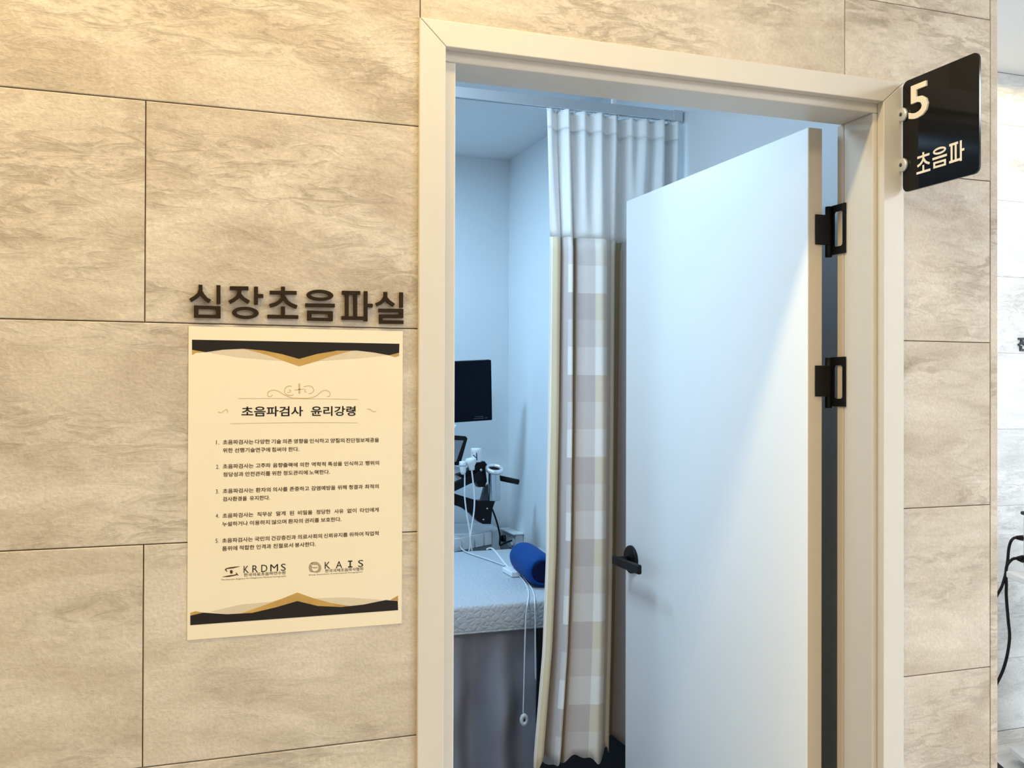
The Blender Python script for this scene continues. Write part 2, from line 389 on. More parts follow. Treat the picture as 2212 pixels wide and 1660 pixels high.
# ------------------------------------------------------------------ surveyed sizes in metres
DATA = {'letters': {'sim': [('s',[[0.0508,1.7192],[0.051,1.7115],[0.0486,1.7041],[0.043,1.6984],[0.0352,1.6934]]),('s',[[0.0512,1.7078],[0.0548,1.7015],[0.0592,1.6966],[0.0657,1.6925]]),('s',[[0.0788,1.7196],[0.079,1.689]]),('r',[[0.0409,1.6853],[0.0823,1.6656]])],'jang': [('s',[[0.0967,1.7155],[0.1261,1.7163]]),('s',[[0.1117,1.7158],[0.1118,1.7082],[0.1082,1.7006],[0.1024,1.6958],[0.096,1.6923]]),('s',[[0.1122,1.7049],[0.1176,1.6991],[0.1271,1.6932]]),('s',[[0.1383,1.7194],[0.1384,1.6898]]),('s',[[0.1383,1.7043],[0.1501,1.7045]]),('e',[[0.1003,1.6857],[0.1428,1.6656]])],'cho': [('s',[[0.1821,1.7211],[0.1821,1.7121]]),('s',[[0.1606,1.7106],[0.2043,1.7117]]),('s',[[0.1821,1.7112],[0.1821,1.7032],[0.1771,1.6964],[0.1702,1.6915],[0.1607,1.6884]]),('s',[[0.1823,1.7051],[0.1886,1.6959],[0.1951,1.6914],[0.2049,1.6877]]),('s',[[0.1822,1.6881],[0.1823,1.6717]]),('s',[[0.1571,1.6707],[0.2073,1.6711]])],'eum': [('e',[[0.221,1.7183],[0.2655,1.6996]]),('s',[[0.219,1.6915],[0.2681,1.6923]]),('r',[[0.2221,1.6826],[0.2649,1.6657]])],'pa': [('s',[[0.2805,1.7149],[0.3115,1.7154]]),('s',[[0.2886,1.7134],[0.2888,1.6735]]),('s',[[0.3031,1.7139],[0.3033,1.6739]]),('s',[[0.28,1.6716],[0.3193,1.6721]]),('s',[[0.3211,1.7187],[0.3213,1.667]]),('s',[[0.3212,1.6943],[0.3331,1.6944]])],'sil': [('s',[[0.3552,1.7187],[0.3555,1.711],[0.3511,1.703],[0.3461,1.6991],[0.3396,1.6961]]),('s',[[0.3557,1.7085],[0.3614,1.7019],[0.3704,1.6961]]),('s',[[0.3833,1.7188],[0.3834,1.6926]]),('s',[[0.3437,1.6864],[0.3869,1.6873]]),('s',[[0.3839,1.6876],[0.3839,1.6776]]),('s',[[0.3447,1.6765],[0.3869,1.6775]]),('s',[[0.3475,1.6766],[0.3475,1.6664]]),('s',[[0.3448,1.6665],[0.3873,1.6672]])]},'black': [[[0.0053,0.4867],[0.3481,0.4864],[0.3476,0.4707],[0.3296,0.4661],[0.3029,0.4706],[0.2735,0.4734],[0.2388,0.4725],[0.2064,0.4666],[0.1763,0.4578],[0.1484,0.4653],[0.119,0.4709],[0.0863,0.4734],[0.0541,0.4713],[0.0267,0.4668],[0.0054,0.4702]],[[0.0048,0.0242],[0.0047,0.0396],[0.0247,0.043],[0.0618,0.0376],[0.1016,0.0369],[0.1398,0.0433],[0.1752,0.0513],[0.2089,0.0407],[0.2489,0.036],[0.2871,0.0375],[0.326,0.0425],[0.3468,0.0393],[0.3474,0.0235]]],'gold': [[[0.0863,0.4732],[0.119,0.4709],[0.1484,0.4653],[0.1763,0.4578],[0.1764,0.4452],[0.1522,0.4537],[0.1227,0.464]],[[0.1763,0.4578],[0.2064,0.4666],[0.2349,0.4718],[0.2658,0.4731],[0.2292,0.4627],[0.2065,0.4544],[0.1764,0.4452]],[[0.3296,0.4661],[0.3476,0.4703],[0.3476,0.4654],[0.3406,0.4629]],[[0.0054,0.4702],[0.0267,0.4668],[0.0119,0.4655],[0.0054,0.4617]],[[0.0838,0.0373],[0.1016,0.0369],[0.1398,0.0433],[0.1752,0.0513],[0.1752,0.0656],[0.1489,0.0566],[0.1195,0.0476]],[[0.1752,0.0513],[0.1752,0.0656],[0.2018,0.0541],[0.2323,0.0438],[0.2656,0.0362],[0.2489,0.036],[0.2089,0.0407]],[[0.0047,0.0396],[0.0047,0.0441],[0.0128,0.0462],[0.0247,0.043]],[[0.3333,0.0419],[0.3473,0.0489],[0.3473,0.0393]]],'grey': [[[0.0267,0.4668],[0.0541,0.4713],[0.0863,0.4732],[0.1227,0.464],[0.1522,0.4537],[0.1191,0.4559],[0.0774,0.4591]],[[0.2065,0.4544],[0.2292,0.4627],[0.2658,0.4731],[0.2931,0.4718],[0.3296,0.4661],[0.2736,0.4595],[0.235,0.4566]],[[0.0355,0.0436],[0.0838,0.052],[0.133,0.0531],[0.1489,0.0564],[0.1195,0.0476],[0.0838,0.0373],[0.0618,0.0376]],[[0.2018,0.0541],[0.256,0.0521],[0.304,0.0454],[0.3223,0.0422],[0.2871,0.0375],[0.2656,0.0362],[0.2323,0.0438]]],'orn': [[[0.0777,0.3913],[0.1413,0.3913],[0.1766,0.3907],[0.2162,0.3907],[0.2758,0.3897]],[[0.0653,0.35],[0.1049,0.3505],[0.1768,0.3507],[0.2354,0.3502],[0.276,0.3494]],[[0.1769,0.4164],[0.177,0.3993]],[[0.1691,0.4053],[0.1769,0.4065],[0.185,0.4069]],[[0.1766,0.3917],[0.1636,0.3926],[0.1524,0.3974],[0.1413,0.4039],[0.1321,0.4049],[0.1257,0.4011],[0.1257,0.3955],[0.1303,0.3945],[0.133,0.3973]],[[0.1766,0.3917],[0.1916,0.3917],[0.2048,0.3955],[0.2142,0.4032],[0.2218,0.4051],[0.228,0.4013],[0.2276,0.3955],[0.2238,0.3946]],[[0.1673,0.3974],[0.1598,0.3964],[0.1533,0.4002],[0.1533,0.4078],[0.1588,0.4121],[0.1644,0.4116]],[[0.157,0.4011],[0.1617,0.4021],[0.1626,0.4049],[0.1598,0.4059]],[[0.184,0.4107],[0.1915,0.4126],[0.1981,0.4108],[0.201,0.405],[0.1972,0.4003],[0.1925,0.3993]],[[0.1878,0.4069],[0.1859,0.4031],[0.1888,0.4016]],[[0.0466,0.3695],[0.051,0.368],[0.0555,0.371],[0.059,0.3732],[0.0613,0.3709],[0.0608,0.368]],[[0.2915,0.3726],[0.2964,0.3732],[0.3003,0.3699],[0.3043,0.3679],[0.3076,0.3698]]],'lines': [('초음파검사는 다양한 기술 의존 영향을 인식하고 양질의 진단정보제공을',[0.0539,0.3127,0.3196]),('위한 선행기술연구에 힘써야 한다.',[0.054,0.1772,0.3061]),('초음파검사는 고주파 음향출력에 의한 역학적 특성을 인식하고 행위의',[0.0541,0.3129,0.28]),('정당성과 안전관리를 위한 정도관리에 노력한다.',[0.0546,0.2286,0.2666]),('초음파검사는 환자의 의사를 존중하고 감염예방을 위해 청결과 최적의',[0.0543,0.3125,0.2396]),('검사환경을 유지한다.',[0.0543,0.1296,0.2264]),('초음파검사는 직무상 알게 된 비밀을 정당한 사유 없이 타인에게',[0.054,0.3127,0.1993]),('누설하거나 이용하지 않으며 환자의 권리를 보호한다.',[0.0536,0.2483,0.1855]),('초음파검사는 국민의 건강증진과 의료사회의 신뢰유지를 위하여 직업적',[0.0535,0.3128,0.1586]),('품위에 적합한 인격과 친절로서 봉사한다.',[0.0536,0.2052,0.1454])],'nums': [('1.',[0.0434,0.0487,0.3196]),('2.',[0.0436,0.0488,0.2795]),('3.',[0.0433,0.0486,0.2394]),('4.',[0.0435,0.0488,0.1996]),('5.',[0.0433,0.0485,0.1587])],'marks': [('초음파검사 윤리강령',[0.0832,0.272,0.3698],0.0172),('KRDMS',[0.0879,0.1558,0.1093],0.0),('한국의료초음파연수원',[0.0883,0.1555,0.1002],0),('The Korean Registry for Diagnostic Medical Sonography',[0.0519,0.1566,0.0942],0),('KAIS',[0.2206,0.2862,0.1083],0),('한국국제초음파사협회',[0.2213,0.2859,0.099],0),('Korea Association of International Sonographers',[0.1944,0.2852,0.0935],0)],'eye': [[[0.0578,0.111],[0.0597,0.1129],[0.0657,0.1143],[0.0736,0.1148],[0.0829,0.115],[0.0789,0.1138],[0.071,0.1122],[0.0617,0.1118],[0.0604,0.1105],[0.0624,0.1076],[0.0604,0.1077]],[[0.0535,0.0989],[0.0591,0.1003],[0.0657,0.1012],[0.0723,0.1015],[0.0763,0.1026],[0.075,0.1058],[0.0776,0.1036],[0.0803,0.0993],[0.0776,0.1008],[0.071,0.0995],[0.0644,0.0986]],[[0.066,0.1088],[0.0677,0.1097],[0.07,0.1089],[0.0706,0.1071],[0.0703,0.104],[0.0683,0.1035],[0.0664,0.1046]]],'disc': [[[0.1936,0.1061],[0.1946,0.111],[0.1974,0.114],[0.2016,0.1152],[0.1974,0.1122],[0.1995,0.1079],[0.1989,0.1037],[0.2017,0.0986],[0.1968,0.0985],[0.1947,0.1018]],[[0.1974,0.1136],[0.2016,0.1155],[0.2072,0.1152],[0.2107,0.1129],[0.2086,0.1098],[0.2037,0.1104],[0.1995,0.1103]],[[0.2107,0.1129],[0.2142,0.1084],[0.215,0.1034],[0.2129,0.0986],[0.2087,0.0967],[0.2024,0.0975],[0.1989,0.1002],[0.2045,0.0995],[0.2087,0.101],[0.2104,0.1058],[0.2086,0.1098]],[[0.1995,0.1068],[0.2086,0.1066],[0.2086,0.1049],[0.2044,0.1044],[0.1995,0.1054]]],'mach': {'touch': [[1.0337,1.3613],[1.2584,1.342],[1.267,1.3316],[1.233,1.2125],[1.0342,1.2212]],'touchscr': [[1.0442,1.3347],[1.2477,1.3236],[1.2136,1.2294],[1.0445,1.2372]],'console': [[1.0416,1.2188],[1.2376,1.2039],[1.2529,1.1599],[1.2227,1.1359],[1.0421,1.0839]],'arm': [[1.0895,1.0925],[1.2052,1.1439],[1.2585,1.1649],[1.3143,1.1881],[1.3318,1.1546],[1.28,1.1376],[1.2053,1.105],[1.0896,1.0561]],'bracket': [[1.2138,1.1718],[1.2632,1.187],[1.2977,1.2172],[1.3194,1.225],[1.3456,1.2286],[1.3588,1.2116],[1.3501,1.189],[1.3568,1.1389],[1.3459,1.1142],[1.3176,1.113],[1.3067,1.1362],[1.2677,1.1332],[1.2417,1.1587]],'post': [[1.3621,1.1132],[1.3887,1.1208],[1.4112,1.042],[1.3979,1.0067],[1.3404,1.0089],[1.3446,1.0507]],'lower': [[1.1052,1.1229],[1.2229,1.082],[1.2771,1.0636],[1.3295,1.0471],[1.4044,1.0466],[1.3957,1.0049],[1.3893,0.9401],[1.3518,0.9417],[1.3298,0.9552],[1.2991,0.9878],[1.2555,1.0186],[1.223,1.0302],[1.1054,1.0612]],'monTL': [1.4012,2.6,1.6664],'monBR': [1.4156,2.6,1.3781],'cupt': [1.3805,2.46,1.1955],'cupb': [1.381,2.46,1.055],'cupr': [1.4221,2.46,1.1945],'cupw': [1.407,2.46,1.1203],'bar0': [1.4161,2.5,1.1518],'bar1': [1.5096,2.5,1.1303],'bott': [1.3001,2.46,1.2899],'botb': [1.3003,2.46,1.2283],'botr': [1.3239,2.46,1.2566],'p1t': [1.2317,2.46,1.2339],'p1b': [1.234,2.46,1.1746],'p2t': [1.268,2.46,1.2474],'p2b': [1.2746,2.46,1.1919],'scr': [[1.3273,2.47,1.1898],[1.3703,2.5,1.0115],[1.353,2.5,0.9622]],'drw': [[1.0641,2.3712,0.9],[1.4691,2.6603,0.9],[1.5043,2.8842,0.9],[1.2961,3.2519,0.9]],'mark': [[1.281,1.2689],[1.2981,1.2706],[1.2831,1.2607],[1.2939,1.2482],[1.296,1.2686],[1.2982,1.2379]],'cabA': [[1.241,2.455,1.1789],[1.2412,2.455,1.1217],[1.2414,2.455,1.0747],[1.2502,2.455,1.0029],[1.2632,2.455,0.9309],[1.2677,2.455,0.8693],[1.2614,2.455,0.8349]],'cabB': [[1.2715,2.45,1.1949],[1.2781,2.45,1.1415],[1.2847,2.45,1.0738],[1.2828,2.45,1.0125],[1.2723,2.45,0.9414],[1.2661,2.45,0.8906],[1.2748,2.45,0.835]],'cabK': [[1.4168,2.6,1.0001],[1.4327,2.6,0.9611],[1.4463,2.6,0.9177],[1.4555,2.6,0.8745],[1.4557,2.6,0.8317],[1.4783,2.6,0.8392],[1.5147,2.6,0.8502]],'cord': [[1.3239,2.3897,0.852],[1.3471,2.4082,0.852],[1.343,2.3446,0.852],[1.3094,2.1716,0.852],[1.2786,2.0124,0.852],[1.2579,1.893,0.852]],'conn': [[1.2515,1.8748,0.852],[1.2488,1.7581,0.852],[1.2493,1.8159,0.852]],'cord2': [[1.2455,1.7592,0.852],[1.2313,1.6803,0.852],[1.2062,1.5741,0.852],[1.1659,1.4479,0.852]],'cord3': [[1.2583,1.774,0.852],[1.2351,1.6519,0.852],[1.2104,1.5388,0.852],[1.1759,1.4209,0.852]],'hang1': [[1.1204,1.335,0.8548],[1.1156,1.335,0.8096],[1.1126,1.335,0.734],[1.1098,1.335,0.613],[1.1069,1.335,0.4845]],'hang2': [[1.1464,1.335,0.853],[1.1482,1.335,0.7919],[1.1485,1.335,0.7006],[1.1504,1.335,0.5939]],'pend': [1.107,1.335,0.4693],'grey': [[1.2845,2.7389,0.852],[1.2235,2.4496,0.852],[1.2114,2.3256,0.852],[1.2249,2.2237,0.852],[1.2455,2.1009,0.852],[1.2617,1.975,0.852]],'bolN': [1.2236,1.389,0.93],'bolF': [1.2491,1.7145,0.93]},'bed': [[0.8787,1.3467,0.85],[1.1764,1.3616,0.85],[1.1816,2.3859,0.85],[1.3984,2.3387,0.85]],'cur': [1.1203,1.1281,1.1437,1.1594,1.1641,1.1736,1.1846,1.1957,1.202,1.2099,1.2386,1.2706,1.2964,1.3273,1.3371,1.3518,1.3714,1.3846,1.4011,1.441,1.4745,1.5082,1.5422,1.5798,1.6143],'curL': [(2.417,-0.0074),(2.004,0.0078),(1.467,0.0031),(1.034,-0.0065),(0.746,-0.0227),(0.604,-0.0378),(0.405,-0.0587)],'stub': [1.3493,1.17,2.4772],'railz': [[1.3068,1.17,2.4699],[1.3069,1.17,2.4387],[1.5571,1.17,2.4527],[1.5915,1.17,2.456]],'hin': [[[1.398,0.0967,1.9617],[1.398,0.0966,1.8523],[1.398,0.139,1.9487],[1.398,0.1043,1.8706],[1.398,0.1616,1.9693],[1.398,0.1614,1.8536]],[[1.398,0.0963,1.6246],[1.398,0.0962,1.5154],[1.398,0.1385,1.6063],[1.398,0.1054,1.5325],[1.398,0.1611,1.6287],[1.398,0.1609,1.5122]],[[1.3481,0.138,1.9402],[1.3825,0.138,1.8734],[1.3472,0.138,1.6057],[1.3804,0.138,1.5373]],[1.398,0.1055,1.5446],[1.398,0.1273,1.5446]],'hc1': [[3.4797,1.556,0.9171],[3.446,1.556,0.9207],[3.4279,1.556,0.9176],[3.4124,1.556,0.9025],[3.4021,1.556,0.8713],[3.3969,1.556,0.828],[3.3892,1.556,0.7928],[3.3815,1.556,0.7576],[3.3636,1.556,0.7153],[3.3458,1.556,0.6908],[3.3026,1.556,0.6368]],'hc2': [[3.4732,1.55,0.8287],[3.4421,1.55,0.8324],[3.4214,1.55,0.8316],[3.4009,1.55,0.8208],[3.3855,1.55,0.8019],[3.3803,1.55,0.7667],[3.3829,1.55,0.727],[3.3829,1.55,0.6718],[3.3931,1.55,0.5723],[3.4008,1.55,0.5025],[3.3905,1.55,0.4343],[3.37,1.55,0.373],[3.342,1.55,0.3245],[3.2964,1.55,0.2662]]}
# ------------------------------------------------------------------ the walls
H, WT, Z0, X0 = 0.35545, 0.9005, 2.3674, 0.4165       # tile height, width, a joint's height, a joint's x
XE = 1.7244                                           # the tiled wall's free end
OX0, OX1, OZ = 0.440, 1.437, 2.178                    # rough opening
def tiled(name, mt, mg, x0, x1, z1, holes, y, ysign, h, w, z0j, x0j, back, gap=0.0009, edge=0.007):
    """a running-bond tiled wall as one mesh: bevelled tiles on a mortar slab"""
    bm = bmesh.new(); col = bm.loops.layers.float_color.new('tile_id')
    rnd = random.Random(7)
    k0 = int(math.floor((0 - z0j) / h)); k1 = int(math.ceil((z1 - z0j) / h))
    for k in range(k0, k1):
        za, zb = max(z0j + k * h, 0), min(z0j + (k + 1) * h, z1)
        if zb - za < .004: continue
        sh = w / 2 if k % 2 == 0 else 0
        i0 = int(math.floor((x0 - x0j - sh) / w)); i1 = int(math.ceil((x1 - x0j - sh) / w))
        for i in range(i0, i1):
            xa, xb = max(x0j + sh + i * w, x0), min(x0j + sh + (i + 1) * w, x1)
            if xb - xa < .004: continue
            tid = (rnd.random(), rnd.random(), rnd.random(), 1)
            a, b, c, d = xa + gap, xb - gap, za + gap, zb - gap
            outs = [[(a, c), (b, c), (b, d), (a, d)]]
            for hx0, hx1, hz in holes:
                if b <= hx0 or a >= hx1 or c >= hz: continue
                if d > hz:                                    # tile notched by the head of the opening
                    p = [(a, c), (hx0, c), (hx0, hz)] if a < hx0 else [(a, hz)]
                    p += [(hx1, hz), (hx1, c), (b, c)] if b > hx1 else [(b, hz)]
                    outs = [p + [(b, d), (a, d)]]
                else:
                    outs = [[(u, c), (v, c), (v, d), (u, d)] for u, v in ((a, min(b, hx0)), (max(a, hx1), b)) if v - u > .004]
            for t in outs:
                e = .0012; q4 = len(t) == 4
                o = [bm.verts.new((p[0], y + ysign * edge, p[1])) for p in t]
                m_ = [bm.verts.new((p[0], y + ysign * (.0008 if q4 else .0), p[1])) for p in t]
                n_ = [bm.verts.new((p[0] + (e if q in (0, 3) else -e), y, p[1] + (e if q < 2 else -e))) for q, p in enumerate(t)] if q4 else m_
                fs = [bm.faces.new(n_)]
                for q in range(len(t)):
                    j = (q + 1) % len(t)
                    if q4: fs.append(bm.faces.new((m_[q], m_[j], n_[j], n_[q])))
                    fs.append(bm.faces.new((o[q], o[j], m_[j], m_[q])))
                for f in fs:
                    for l in f.loops: l[col] = tid
    bmesh.ops.recalc_face_normals(bm, faces=bm.faces[:])
    me = bpy.data.meshes.new(name); bm.to_mesh(me); bm.free()
    me.materials.append(mt); me.materials.append(mg)
    # the slab behind
    s = MB()
    ys, ye = sorted((y + ysign * .0035, y + ysign * back))
    cuts = sorted(holes)
    xs = x0
    for hx0, hx1, hz in cuts:
        s.box(xs, hx0, ys, ye, 0, z1); s.box(hx0, hx1, ys, ye, hz, z1); xs = hx1
    s.box(xs, x1, ys, ye, 0, z1)
    b2 = bmesh.new(); b2.from_mesh(me)
    n0 = len(b2.faces)
    m2 = bpy.data.meshes.new('tmp'); s.bm.to_mesh(m2); s.bm.free()
    b2.from_mesh(m2); bpy.data.meshes.remove(m2)
    b2.faces.ensure_lookup_table()
    for f in b2.faces[n0:]: f.material_index = 1
    b2.to_mesh(me); b2.free()
    o = bpy.data.objects.new(name, me); C.objects.link(o)
    return o
wf = tiled('wall_front', M['tile'], M['grout'], -3.0, XE - .0205, 3.01, [(OX0, OX1, OZ)], 0.0, 1, H, WT, Z0 - 6 * H, X0, .105)
tag(wf, 'beige stone-look tiled wall around the open door', 'wall', kind='structure')
# tile end piece at the free corner
t = MB().box(XE - .0195, XE, 0.0, .12, 0, 3.01, .0012).build('trim_1', M['tile'])
tag(t, 'narrow beige stone edge strip closing the tiled wall at its corner', 'trim', kind='structure')
# room lining
RX, RY, RZ = 1.60, 2.897, 2.689
def slab(name, m, *b, label, cat='wall'):
    o = MB().box(*b).build(name, m)
    return tag(o, label, cat, kind='structure')
lin = MB().box(-1.2, OX0, .106, .122, 0, RZ).box(OX1, RX, .106, .122, 0, RZ).box(OX0, OX1, .106, .122, OZ, RZ).build('wall_inner', M['plaster'])
tag(lin, 'pale plaster lining on the room side of the door wall', 'wall', kind='structure')
slab('wall_right', M['plaster'], RX, XE - .002, .122, 3.0, 0, 3.01, label='plain pale wall of the examination room behind the curtain and door')
slab('wall_back', M['plaster'], -1.3, RX, RY, 3.0, 0, 3.01, label='plain pale far wall of the examination room behind the monitor')
slab('wall_left', M['plaster'], -1.3, -1.2, .106, RY, 0, 3.01, label='plain pale left wall of the examination room')
slab('ceiling_room', M['ceil'], -1.2, RX, .122, RY, RZ, RZ + .06, label='pale ceiling of the examination room', cat='ceiling')
slab('floor_room', M['floor_room'], -1.2, RX, .0, RY, -.05, 0.0, label='dark vinyl floor of the examination room under the curtain', cat='floor')
# corridor and side hall
slab('floor', M['floor'], -3.0, 5.5, -3.2, 0.0, -.05, 0.0, label='light grey floor tiles of the corridor', cat='floor')
fl2 = tiled('floor_hall', M['tile_far'], M['grout_far'], XE, 5.5, 1.78, [], 0.0, 1, .33, .66, .0, 2.1, .05)
fl2.rotation_euler = (math.radians(-90), 0, 0)
fl2.rotation_euler = (-math.pi / 2, 0, 0)
tag(fl2, 'light grey floor tiles of the side hall beside the tiled wall', 'floor', kind='structure')
slab('ceiling', M['ceil'], -3.0, 5.5, -3.2, 1.9, 3.012, 3.07, label='white ceiling of the corridor and side hall', cat='ceiling')
wh = tiled('wall_hall', M['tile_far'], M['grout_far'], XE, 5.5, 3.01, [], 1.78, 1, .3495, 1.20, .327, 3.25, .10, gap=.0006)
tag(wh, 'pale grey tiled wall at the end of the side hall', 'wall', kind='structure')
slab('wall_rear', M['plaster'], -3.0, 5.5, -3.3, -3.2, 0, 3.01, label='plain pale wall behind the viewer')
slab('wall_corridor_end', M['tile'], -3.1, -3.0, -3.2, .1, 0, 3.01, label='beige wall closing the corridor at the left')
slab('wall_hall_end', M['plaster'], 5.5, 5.6, -3.2, 1.9, 0, 3.01, label='plain pale wall closing the side hall')

# ------------------------------------------------------------------ door frame
fr = thing('door_frame', (0.935, .05, 0), 'cream door frame with mitred flat casing set into the tiled wall', 'door frame', kind='structure')
CO0, CI0, CI1, CO1, CZI, CZO = .4140, .4612, 1.4096, 1.4622, 2.1558, 2.2015
def casing(pts): return MB().prism(pts, lambda x, z: (x, -.008, z), lambda x, z: (x, .012, z), .0015).build('casing', M['casing'], fr)
casing([(CO0, 0), (CI0, 0), (CI0, CZI), (CO0, CZO)])
casing([(CO0 + .0008, CZO), (CI0 + .0008, CZI), (CI1 - .0008, CZI), (CO1 - .0008, CZO)])
casing([(CI1, 0), (CO1, 0), (CO1, CZO), (CI1, CZI)])
JX0, JX1, JZ, JY = .4856, 1.3985, 2.1365, .127
MB().box(OX0 + .001, JX0, .0125, JY, 0, JZ, .0025).build('jamb', M['casing'], fr)
MB().box(JX1, OX1 - .001, .0125, JY - .022, 0, JZ, .0025).build('jamb', M['casing'], fr)
MB().box(JX1 - .0006, OX1 - .001, JY - .0215, JY, 0, JZ, .002).build('rebate_strip', M['seal'], fr)
MB().box(OX0 + .001, OX1 - .001, .0125, .117, JZ, OZ - .001, .0025).build('head', M['casing'], fr)

# ------------------------------------------------------------------ door leaf, hinged on the right, swung into the room
DX0, DX1, DY0, DY1, DZ = 1.3318, 1.3684, .140, 1.042, 2.132
dr = thing('door_1', (1.385, .145, 0), 'white flush door standing wide open into the examination room', 'door', kind='structure')
MB().box(DX0, DX1, DY0 + .002, DY1, .012, DZ, .0015).build('leaf', M['door'], dr)
MB().box(DX0 + .0008, DX1 - .0008, DY0, DY0 + .0025, .012, DZ - .0005, .0005).build('warm_edge', M['door_edge'], dr)['label'] = 'hinge-side edge of the door, corridor light painted in beige'
hd = MB().lathe([(.0, 0), (.040, 0), (.042, .002), (.042, .007), (.039, .010), (.0, .0102)], 40, mtx=Matrix.Translation((DX0, .998, 1.037)) @ Matrix.Rotation(-math.pi / 2, 4, 'Y')).build('handle', M['black'], dr)
hd['label'] = 'black lever handle with round rose'
MB().tube([(DX0 - .008, .998, 1.037), (DX0 - .050, .998, 1.037)], .011, 20).build('spindle', M['black'], hd)
MB().box(DX0 - .062, DX0 - .048, .838, 1.012, 1.022, 1.050, .005, 3).build('lever', M['black'], hd)
for zt, zb, ct, cb, lt, lb in ((1.9617, 1.8523, 1.9470, 1.8690, 1.9402, 1.8734), (1.6246, 1.5154, 1.6063, 1.5325, 1.6057, 1.5373)):
    hg = thing('hinge', (1.39, .146, (zt + zb) / 2), '', '')
    for k in ('label', 'category'): del hg[k]
    hg.parent = dr; hg.matrix_parent_inverse = Matrix.Translation(dr.location).inverted()
    ya, yb, ca, cb_ = .0962, .1420, .1045, .1345
    pl = MB()
    for q in ((ya, ca, zb, zt), (cb_, yb, zb, zt), (ca, cb_, zb, cb), (ca, cb_, ct, zt)):
        pl.box(JX1 - .0045, JX1 - .0007, q[0], q[1], q[2], q[3])
    # rounded corners of the cut-out
    for yy, zz, sy, sz in ((ca, cb, 1, 1), (cb_, cb, -1, 1), (ca, ct, 1, -1), (cb_, ct, -1, -1)):
        pts = [(yy, zz)] + [(yy + sy * .006 * (1 - math.sin(a * math.pi / 8)), zz + sz * .006 * (1 - math.cos(a * math.pi / 8))) for a in range(5)]
        pl.prism(pts, lambda a, b: (JX1 - .0045, a, b), lambda a, b: (JX1 - .0007, a, b))
    p = pl.build('jamb_plate', M['black'], hg)
    MB().tube([(1.3905, .1470, zb - .004), (1.3905, .1470, zt - .001)], .0075, 16).build('knuckle', M['black'], hg)
    MB().box(1.3485, 1.3860, .1360, .1396, lb, lt, .0015).build('leaf_plate', M['black'], hg)
# ------------------------------------------------------------------ raised letters
LW, LY0, LY1 = .0061, -.0060, .0005
names = (('sim', '심', 'first', 'leftmost'), ('jang', '장', 'second', ''), ('cho', '초', 'third', ''), ('eum', '음', 'fourth', ''), ('pa', '파', 'fifth', ''), ('sil', '실', 'sixth and last', ''))
for k, ch, nth, _ in names:
    mb = MB()
    strokes(mb, DATA['letters'][k], LW, lambda x, z: (x, LY0, z), lambda x, z: (x, LY1, z))
    o = mb.build('raised_letter', M['letter'])
    tag(o, f'dark raised letter {ch}, {nth} in the room name above the poster', 'letter', 'raised letters of the room name')
# ------------------------------------------------------------------ poster
px, pz, pw, ph = .0329, 1.1432, .3540, .5087
po = thing('poster', (px, -.0012, pz), 'cream ethics-code poster with black and gold bands on the tiled wall', 'poster')
MB().box(px, px + pw, -.0012, -.0002, pz, pz + ph).build('sheet', M['paper'], po)
def flat(mb, pts, y): mb.prism([(px + a, pz + b) for a, b in pts], lambda x, z: (x, y, z), lambda x, z: (x, -.0011, z))
for q in DATA['black']:
    mb = MB(); flat(mb, q, -.00145); mb.build('band', M['inkblack'], po)['label'] = 'black band with curved edge'
for nm, mk, yy in (('grey', 'inkgrey', -.00130), ('gold', 'inkgold', -.00138)):
    for q in DATA[nm]:
        mb = MB(); flat(mb, q, yy); mb.build(nm + '_ribbon', M[mk], po)
mb = MB()
for i, s_ in enumerate(DATA['orn']):
    pts = [(px + a, pz + b) for a, b in s_]
    if len(pts) > 5 or i in (7, 8, 9): pts = [(v.x, v.y) for v in smooth_path([(a, b, 0) for a, b in pts], 5)]
    ribbon(mb, pts, .0030 if i == 2 else (.0008 if i < 2 else .0012), lambda x, z: (x, -.0014, z), lambda x, z: (x, -.0011, z))
mb.build('ornament', M['inkpale'], po)['label'] = 'pale gold scroll ornament and rules'
FT = lambda x, z: (px + x, -.00145, pz + z)
mb = MB()
for s_, (x0, x1, zc) in DATA['lines']:
    ws = s_.split(' '); cw = .0076; em = .00825
    nat = [len(w.rstrip('.')) * em - (em - cw) + (.0022 if w.endswith('.') else 0) for w in ws]
    gap = (x1 - x0 - sum(nat)) / max(1, len(ws) - 1)
    if gap < .002 or gap > .012:
        k = (x1 - x0) / (sum(nat) + .0045 * (len(ws) - 1)); nat = [n * k for n in nat]; gap = .0045 * k
    x = x0
    for w, n in zip(ws, nat):
        put_text(mb, w, x, x + n, zc, .0076, FT, .018); x += n + gap
for s_, (x0, x1, zc) in DATA['nums']: put_text(mb, s_, x0, x1 - .0004, zc, .0068, FT, .0)
mb.build('body_text', M['inkbrown'], po)['label'] = 'five numbered paragraphs of brown print'
mb = MB()
s_, (x0, x1, zc), _h = DATA['marks'][0]
a, b = s_.split(' ')
put_text(mb, a, x0, x0 + (x1 - x0) * .53, zc, .0168, FT, .018); put_text(mb, b, x0 + (x1 - x0) * .60, x1, zc, .0168, FT, .018)
mb.build('title', M['inkblack'], po)
